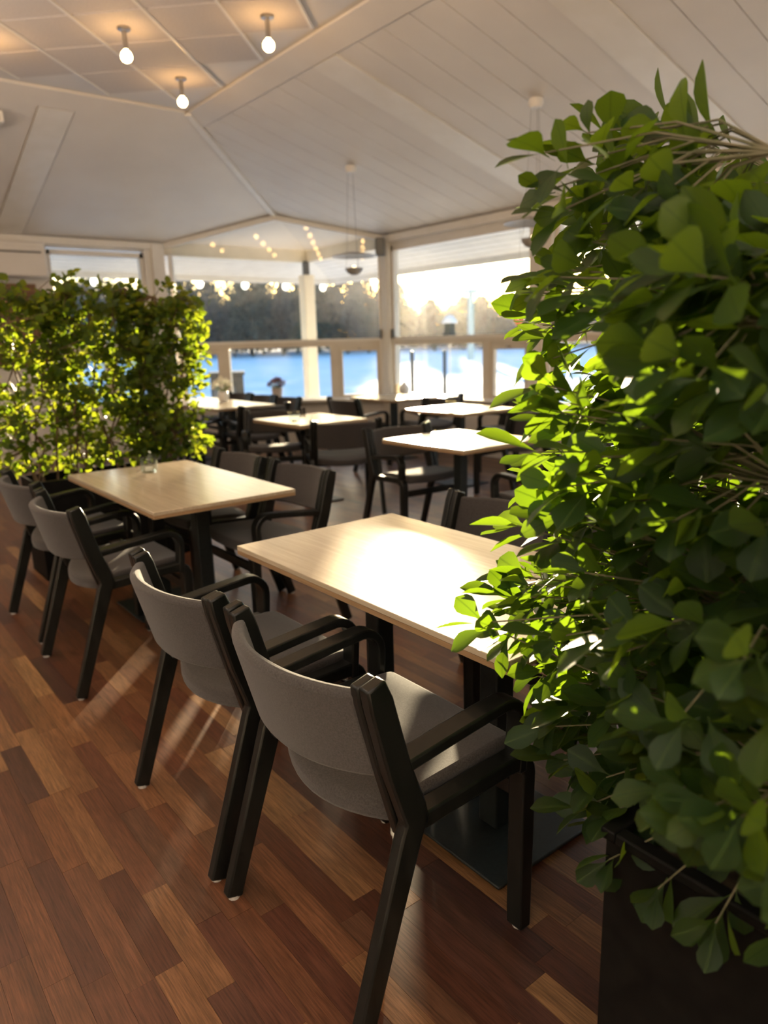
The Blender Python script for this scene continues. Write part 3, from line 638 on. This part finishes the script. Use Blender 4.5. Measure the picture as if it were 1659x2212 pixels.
fic = thing('ficus', 'tall leafy ficus in the black planter filling the right edge', 'plant', (PX, .42, PT-.05))
LV = [leaf_data((.080, .049, .22, .35, 1.6, 1), LEAF), leaf_data((.072, .047, .10, .6, 1.8, 2), LEAF), leaf_data((.088, .046, .30, .15, 1.45, 3), LEAF), leaf_data((.066, .042, .15, -.25, 1.65, 4), LEAF)]
rr = random.Random(21); leaves = []; tw = MB()
stems = []
for k in range(9):
    p0 = Vector((1.02+.075*k, .40+.12*((k*.37) % 1)-.06, PT-.06)); pts = [p0]; lx = rr.uniform(-.02, .10); ly = rr.uniform(-.03, .22)
    for q in range(1, 6):
        pts.append(Vector((p0.x+lx*q/5+rr.gauss(0, .015), p0.y+ly*q/5+rr.gauss(0, .015), PT-.06+q*.215*(1-.06*(k % 3)))))
    stems.append(pts); obj('stem', MB().tube([p-fic.location for p in pts], [.011, .010, .009, .008, .006, .004], 7), STEM, fic, smooth=True)
def Rz(z):
    if z < .62: return .25+.6*(z-.42)
    if z < .9: return .37+.35*(z-.62)
    if z < 1.25: return .47
    if z < 1.62: return .47-.12*(z-1.25)
    return max(.16, .425-.2*((z-1.62)/.2)**1.6)
def twig(tip):
    best = min((p for st in stems for p in st[1:]), key=lambda p: (p-tip).length+max(0, p.z-tip.z)*.8)
    mid = best.lerp(tip, .5)+Vector((0, 0, .025)); tw.tube([best-fic.location, mid-fic.location, tip-fic.location], [.0022, .0018, .0013], 5, False); return (tip-mid).normalized()
def crown_top(x, y):            # the crown slopes down towards the aisle and the back of the room
    return 1.345+.31*math.hypot(x, y)-.9*max(0, .545*x-.839*y)
for i in range(1250):
    near = i % 4 == 0                     # the outer sprays towards the aisle
    z = .50+1.32*rr.random(); a = rr.random()*2*pi; r = Rz(z)*(.25+.75*rr.random()**.6)
    if near: r *= .66; cx, cy = .99, .30
    else: cx, cy = 1.315, .555
    tip = Vector((cx+r*cos(a), cy+r*sin(a), z))
    if z > crown_top(tip.x, tip.y) or tip.xy.length < .66: continue
    if near and z < .80+.5*max(0, .25-tip.y): continue
    d = twig(tip); ax = (Vector((cos(a), sin(a), .25))+d*.5)
    rosette(leaves, tip, ax, rr, rr.randrange(5, 8), 1.02, 4)
for tip, ax in (((.89, .87, .905), (-.7, .5, .3)), ((.93, .85, .88), (-.9, .2, 0)), ((.96, .86, .94), (-.4, .7, .5)), ((.98, .81, .86), (-.6, .5, -.3)), ((.97, .80, .80), (-.7, .4, -.3)), ((.99, .78, .70), (-.7, .4, -.4)), ((.97, .83, .97), (-.6, .6, .3)),
                ((.88, .74, 1.66), (-.7, .2, .3)), ((.90, .73, 1.58), (-.8, .2, -.1)), ((.98, .74, 1.70), (-.4, .3, .7)), ((1.06, .76, 1.71), (-.3, .2, .8)), ((.88, .72, 1.49), (-.8, .3, -.2)), ((.98, .68, 1.64), (-.5, -.4, .5)), ((.93, .77, 1.62), (-.6, .5, .2)), ((.95, .70, 1.54), (-.6, -.3, 0)),
                ((.80, .25, .78), (-.8, -.4, -.6)), ((.84, .20, .88), (-.8, -.5, -.3)), ((.86, .30, .66), (-.7, -.2, -.7)), ((.90, .15, .62), (-.5, -.6, -.7)), ((.88, .40, .60), (-.8, 0, -.5)), ((.90, .50, .58), (-.9, .1, -.4)), ((.92, .60, .56), (-.8, .3, -.3)), ((.95, .68, .60), (-.7, .5, -.2))):
    tip = Vector(tip); twig(tip); rosette(leaves, tip, Vector(ax), rr, 6, .92, 4)
foliage(fic, leaves, LV, 300, LEAF)
obj('twigs', tw, TWIGM, fic, kind='stuff')
# the hedge of climbers on the left and its trough
TX0, TX1, TY0, TY1, TZ = 1.00, 2.00, 4.70, 5.06, .62
tr = thing('planter_trough', 'long black planter trough under the hedge behind the left table', 'planter', ((TX0+TX1)/2, (TY0+TY1)/2, 0))
hx, hy = (TX1-TX0)/2, (TY1-TY0)/2; bd = MB()
for a, b in (((-hx, -hy), (hx, -hy+.015)), ((-hx, hy-.015), (hx, hy)), ((-hx, -hy+.015), (-hx+.015, hy-.015)), ((hx-.015, -hy+.015), (hx, hy-.015))): bd.bx((*a, 0), (*b, TZ))
bd.bx((-hx, -hy, 0), (hx, hy, .012)); obj('body', bd, POTM, tr)
obj('soil', MB().bx((-hx+.016, -hy+.016, .02), (hx-.016, hy-.016, TZ-.05)), SOIL, tr)
L2 = [leaf_data((.058, .046, .18, .4, .95, 5), LEAF2), leaf_data((.050, .040, .10, .7, 1.0, 6), LEAF2), leaf_data((.064, .044, .28, .2, 1.0, 7), LEAF2)]
rr = random.Random(33)
HG = [(1.10, .30, 1.83, 'left part of the climber hedge, cut by the left edge'), (1.55, .30, 1.85, 'tall middle climber of the hedge behind the left table'), (1.96, .28, 1.80, 'right end climber of the hedge, nearest the corner window')]
for cx, rx, top, lb in HG:
    root = thing('climbing_vine', lb, 'plant', (cx, 4.88, TZ-.05), 0, 'climbers in the trough'); leaves = []; tw = MB(); st = []
    for k in range(7):
        x = max(TX0+.05, min(cx+rx*(k/3-1)*.85, TX1-.05)); pts = [Vector((x, 4.88+rr.gauss(0, .05), TZ-.06))]
        for q in range(1, 7): pts.append(Vector((x+(x-1.2)*.05*q*(cx > 1.7)*.5+rr.gauss(0, .05), 4.88+rr.gauss(0, .05), TZ+q*(top-TZ-.08)/6)))
        st.append(pts); obj('stem', MB().tube([p-root.location for p in pts], [.008, .007, .007, .006, .005, .004, .003], 5), STEM, root)
    for i in range(400):
        z = TZ+.04+(top-TZ)*rr.random()**.9; edge = 1.0 if cx < 1.7 else min(.80, .62+.3*(z-.66)) if z > .6 else .7
        if z > 1.5 and cx > 1.7: edge = max(.55, 1.0-.9*(z-1.5))
        x = cx+rx*1.12*rr.uniform(-1, edge if cx > 1.7 else 1); y = 4.88+rr.gauss(0, .095)
        tt = top-.10*abs(sin(x*9))-.06*rr.random()
        if z > tt: z -= .25*rr.random()
        tip = Vector((x, y, z)); b_ = min((p for s_ in st for p in s_), key=lambda p: (p-tip).length); tw.tube([b_-root.location, tip-root.location], [.003, .0015], 4, False)
        rosette(leaves, tip, Vector((rr.gauss(0, .5), rr.gauss(0, .8), .4)), rr, rr.randrange(4, 7), 1.0, 3, (.6, 1.5))
    foliage(root, leaves, L2, 300, LEAF2); obj('twigs', tw, STEM, root, kind='stuff')
# flower pots by the corner window
WAX = mat('white_petals', (.82, .80, .70), .6); HEATH = vary(mat('dark_red_heather', (.16, .035, .04), .8), 60, (.10, .02, .025), (.26, .07, .07))
def bouquet(root, n, r, h, pm_, sz, seed, up_=1.0, name='blossom'):
    q = random.Random(seed); me = MB()
    for k in range(5):
        a = k*2*pi/5; me.add([(0, 0, 0), (cos(a-.5)*sz*.7, sin(a-.5)*sz*.7, sz*.25), (cos(a)*sz, sin(a)*sz, sz*.35), (cos(a+.5)*sz*.7, sin(a+.5)*sz*.7, sz*.25)], [(0, 1, 2, 3)])
    me = me.mesh(name, pm_); stm = MB()
    for i in range(n):
        a = q.random()*6.28; rr_ = r*q.random()**.5; p = Vector((rr_*cos(a), rr_*sin(a), h*(1-.35*(rr_/r)**2)+q.gauss(0, .012))); o = link(name, me, root, p)
        o.rotation_euler = (q.gauss(0, .6), q.gauss(0, .6), q.random()*6); stm.tube([(p.x*.2, p.y*.2, h*.45), p], .0018, 4, False)
    obj('flower_stems', stm, LEAF2, root, kind='stuff')
t = thing('flower_pot', 'red heather in a pale tapered pot on the corner window sill', 'flower pot', (5.125, 8.905, ZS-.01))
obj('pot', MB().lathe([(0, 0), (.055, 0), (.060, .01), (.078, .15), (.080, .16), (.072, .16), (.066, .13), (0, .13)], n=20), mat('pale_clay', (.55, .47, .42), .6), t, smooth=True); bouquet(t, 70, .125, .29, HEATH, .028, 3)
t = thing('flower_vase', 'white blossoms in a white pot on the long white table', 'flower pot', (3.90, 8.05, .74))
obj('pot', MB().lathe([(0, 0), (.05, 0), (.065, .05), (.06, .11), (.05, .12), (.045, .11), (0, .10)], n=18), mat('white_ceramic', (.8, .79, .76), .25), t, smooth=True); bouquet(t, 46, .12, .26, WAX, .03, 4)

# ------------------------------------------------------------ lamps and fittings
hold = MB().lathe([(0, 0), (.046, 0), (.046, -.014), (.042, -.018), (.017, -.020), (.017, -.150), (0, -.150)], n=18).mesh('holder', CHROME, True)
glb = MB().lathe([(0, -.148), (.014, -.149), (.016, -.156), (.030, -.168), (.0385, -.186), (.040, -.200), (.0375, -.215), (.029, -.229), (.015, -.238), (0, -.2405)], n=18).mesh('bulb', BULB, True)
names = {(1, 0): 'second from the window slope', (0, 0): '', }
cnt = 0
LB = {(2, 0): 'bare globe bulb on the ceiling tiles, the middle one in view', (0, 0): 'bare globe bulb on the ceiling tiles nearest the wide ceiling border at the top', (2, 2): 'bare globe bulb on the ceiling tiles, lowest of them in view, nearest the corner windows', (4, 0): 'bare globe bulb on the ceiling tiles cut by the left edge'}
for a in (-4, -2, 0, 2, 4, 6):
    for b in (-8, -6, -4, -2, 0, 2):
        x, y = xy(U0+S*(a+.5), W0+S*(b+.5))
        if inside(x+.3, y+.3) and x > -1.2 and y > -1.2:
            t = thing('ceiling_bulb', LB.get((a, b), 'bare globe bulb in a nickel holder on the ceiling above and behind the viewer'), 'ceiling lamp', (x, y, ZT-.016), 0, 'bare ceiling bulbs')
            for n_, m_ in (('holder', hold), ('bulb', glb)): link(n_, m_, t).scale = (1, 1, .92)
def pendant(x, y, zc, zd, label):
    t = thing('pendant_lamp', label, 'pendant lamp', (x, y, zc), 0, 'disc pendants')
    D = zd-zc
    obj('canopy', MB().lathe([(0, .02), (.055, .02), (.06, -.01), (.045, -.045), (0, -.05)], n=20), WHITE, t, smooth=True)
    obj('disc_shade', MB().lathe([(.03, D+.03), (.10, D+.024), (.235, D-.008), (.237, D-.014), (.10, D+.014), (.03, D+.018)], n=36), LAMPM, t, smooth=True)
    bw = obj('bowl', MB().lathe([(.098, D-.13), (.090, D-.155), (.065, D-.185), (.03, D-.20), (0, D-.203), (0, D-.197), (.03, D-.194), (.06, D-.178), (.084, D-.15), (.094, D-.13), (.098, D-.13)], n=28), LAMPM, t, smooth=True)
    obj('bulb', MB().lathe([(0, D-.10), (.015, D-.105), (.02, D-.13), (.012, D-.165), (0, D-.19)], n=12), mat('halogen', (1, .9, .75), .3, emit=(1, .72, .4), es=4), t)
    for k in range(3):
        a = k*2.094+.4; c, s = cos(a), sin(a); obj('cord', MB().tube([(.035*c, .035*s, -.03), (.07*c, .07*s, D+.02), (.092*c, .092*s, D-.135)], .0022, 5), LAMPM, t)
    return t
pendant(4.81, 6.575, 3.14, 2.285, 'disc pendant lamp hanging before the corner window')
pendant(4.775, 4.09, 3.155, 2.29, 'disc pendant lamp hanging behind the ficus leaves')
t = thing('wall_heater', 'white air unit with a dark slot high on the left wall', 'air conditioner', (1.75, YW-.13, 2.25))
obj('body', MB().bx((-.85, -.10, 0), (.80, .12, .40)), WHITE, t, bevel=.02); obj('slot', MB().bx((-.80, -.108, .27), (.74, -.09, .285)), DARK, t); obj('flap', MB().bx((-.80, -.112, .29), (.74, -.09, .345)), WHITE, t, bevel=.006)
t = thing('reed_screen', 'brown slatted wooden screen on the left wall behind the hedge', 'screen', (1.75, YW-.05, 1.2))
RW = vary(mat('brown_slats', (.25, .13, .07), .6), 20, (.2, .10, .05), (.3, .17, .09))
obj('backing', MB().bx((-.9, .01, 0), (.68, .03, .98)), mat('dark_backing', (.06, .03, .02), .8), t)
sm = MB().bx((-.013, -.012, 0), (.013, .009, .98)).mesh('slat', RW)
for i in range(42): link('slat', sm, t, (-.88+i*.0375, 0, 0))
t = thing('wall_speaker', 'small grey speaker box at the top of the window corner post', 'speaker', (6.235, 7.93, 2.48), radians(-42))
obj('body', MB().bx((-.055, -.06, 0), (.055, .06, .22)), mat('grey_plastic', (.16, .155, .14), .5), t, bevel=.01); obj('grille', MB().bx((-.062, -.05, .015), (-.054, .05, .205)), DARK, t)
t = thing('ceiling_projector', 'white boxy fitting on the sloped ceiling at the left edge', 'fitting', (1.60, 7.62, 3.34))
obj('body', MB().bx((-.22, -.12, 0), (.16, .16, .10)), WHITE, t, bevel=.012); obj('lens_plate', MB().bx((-.18, -.128, .012), (.12, -.118, .08)), mat('grey_lens', (.3, .32, .33), .2), t); obj('bracket', MB().tube([(0, 0, .09), (0, .0, .17)], .025, 10), WHITE, t)
t = thing('window_ornament', 'orange flower ornament hanging in the right window by the post', 'ornament', (XW-.035, 5.62, 1.58))
for k in range(6):
    a = k*pi/3; obj('petal', MB().lathe([(0, -.022), (.018, -.01), (.021, .0), (.018, .01), (0, .022)], (0, .045*cos(a), .045*sin(a)), 8), mat('orange_glass', (.85, .33, .06), .2), t)
obj('flower_centre', MB().lathe([(0, -.016), (.018, 0), (0, .016)], (0, 0, 0), 10), mat('red_glass', (.16, .02, .02), .2), t); obj('string', MB().tube([(0, 0, .06), (0, 0, .98)], .0015, 4), CABLE, t)
for k, yy in ((0, -.03), (1, .03)): obj('leaf_drop', MB().lathe([(0, -.03), (.014, -.012), (0, .02)], (0, yy, -.10), 8), mat('green_glass', (.2, .4, .05), .2), t)
# ornaments on the sill of the sunny window
CER = mat('glazed_white', (.82, .80, .76), .25)
t = thing('round_vase', 'white round vase on the sunny window sill by the corner post', 'vase', (6.29, 7.56, ZSR-.01))
obj('belly', MB().lathe([(0, 0), (.04, 0), (.062, .03), (.074, .075), (.062, .115), (.03, .14), (.024, .165), (.03, .175), (.022, .175), (.018, .14), (0, .12)], n=20), CER, t, smooth=True); obj('foot', MB().lathe([(0, 0), (.045, 0), (.045, .008), (0, .008)], n=18), DARK, t)
t = thing('sun_blocking_candle', 'cream pillar candle added beside the white vase to block low sun', 'candle', (6.29, 7.715, ZSR-.01))  # candle added to stop a low sun streak reaching the floor
obj('wax', MB().lathe([(0, .004), (.045, .004), (.046, .13), (.040, .136), (.012, .126), (0, .126)], n=20), mat('candle_wax', (.8, .72, .56), .5), t, smooth=True); obj('wick', MB().tube([(0, 0, .124), (.002, 0, .142)], .0015, 5), DARK, t); obj('saucer', MB().lathe([(0, 0), (.055, 0), (.06, .008), (.055, .008), (.05, .004), (0, .004)], n=20), CER, t)
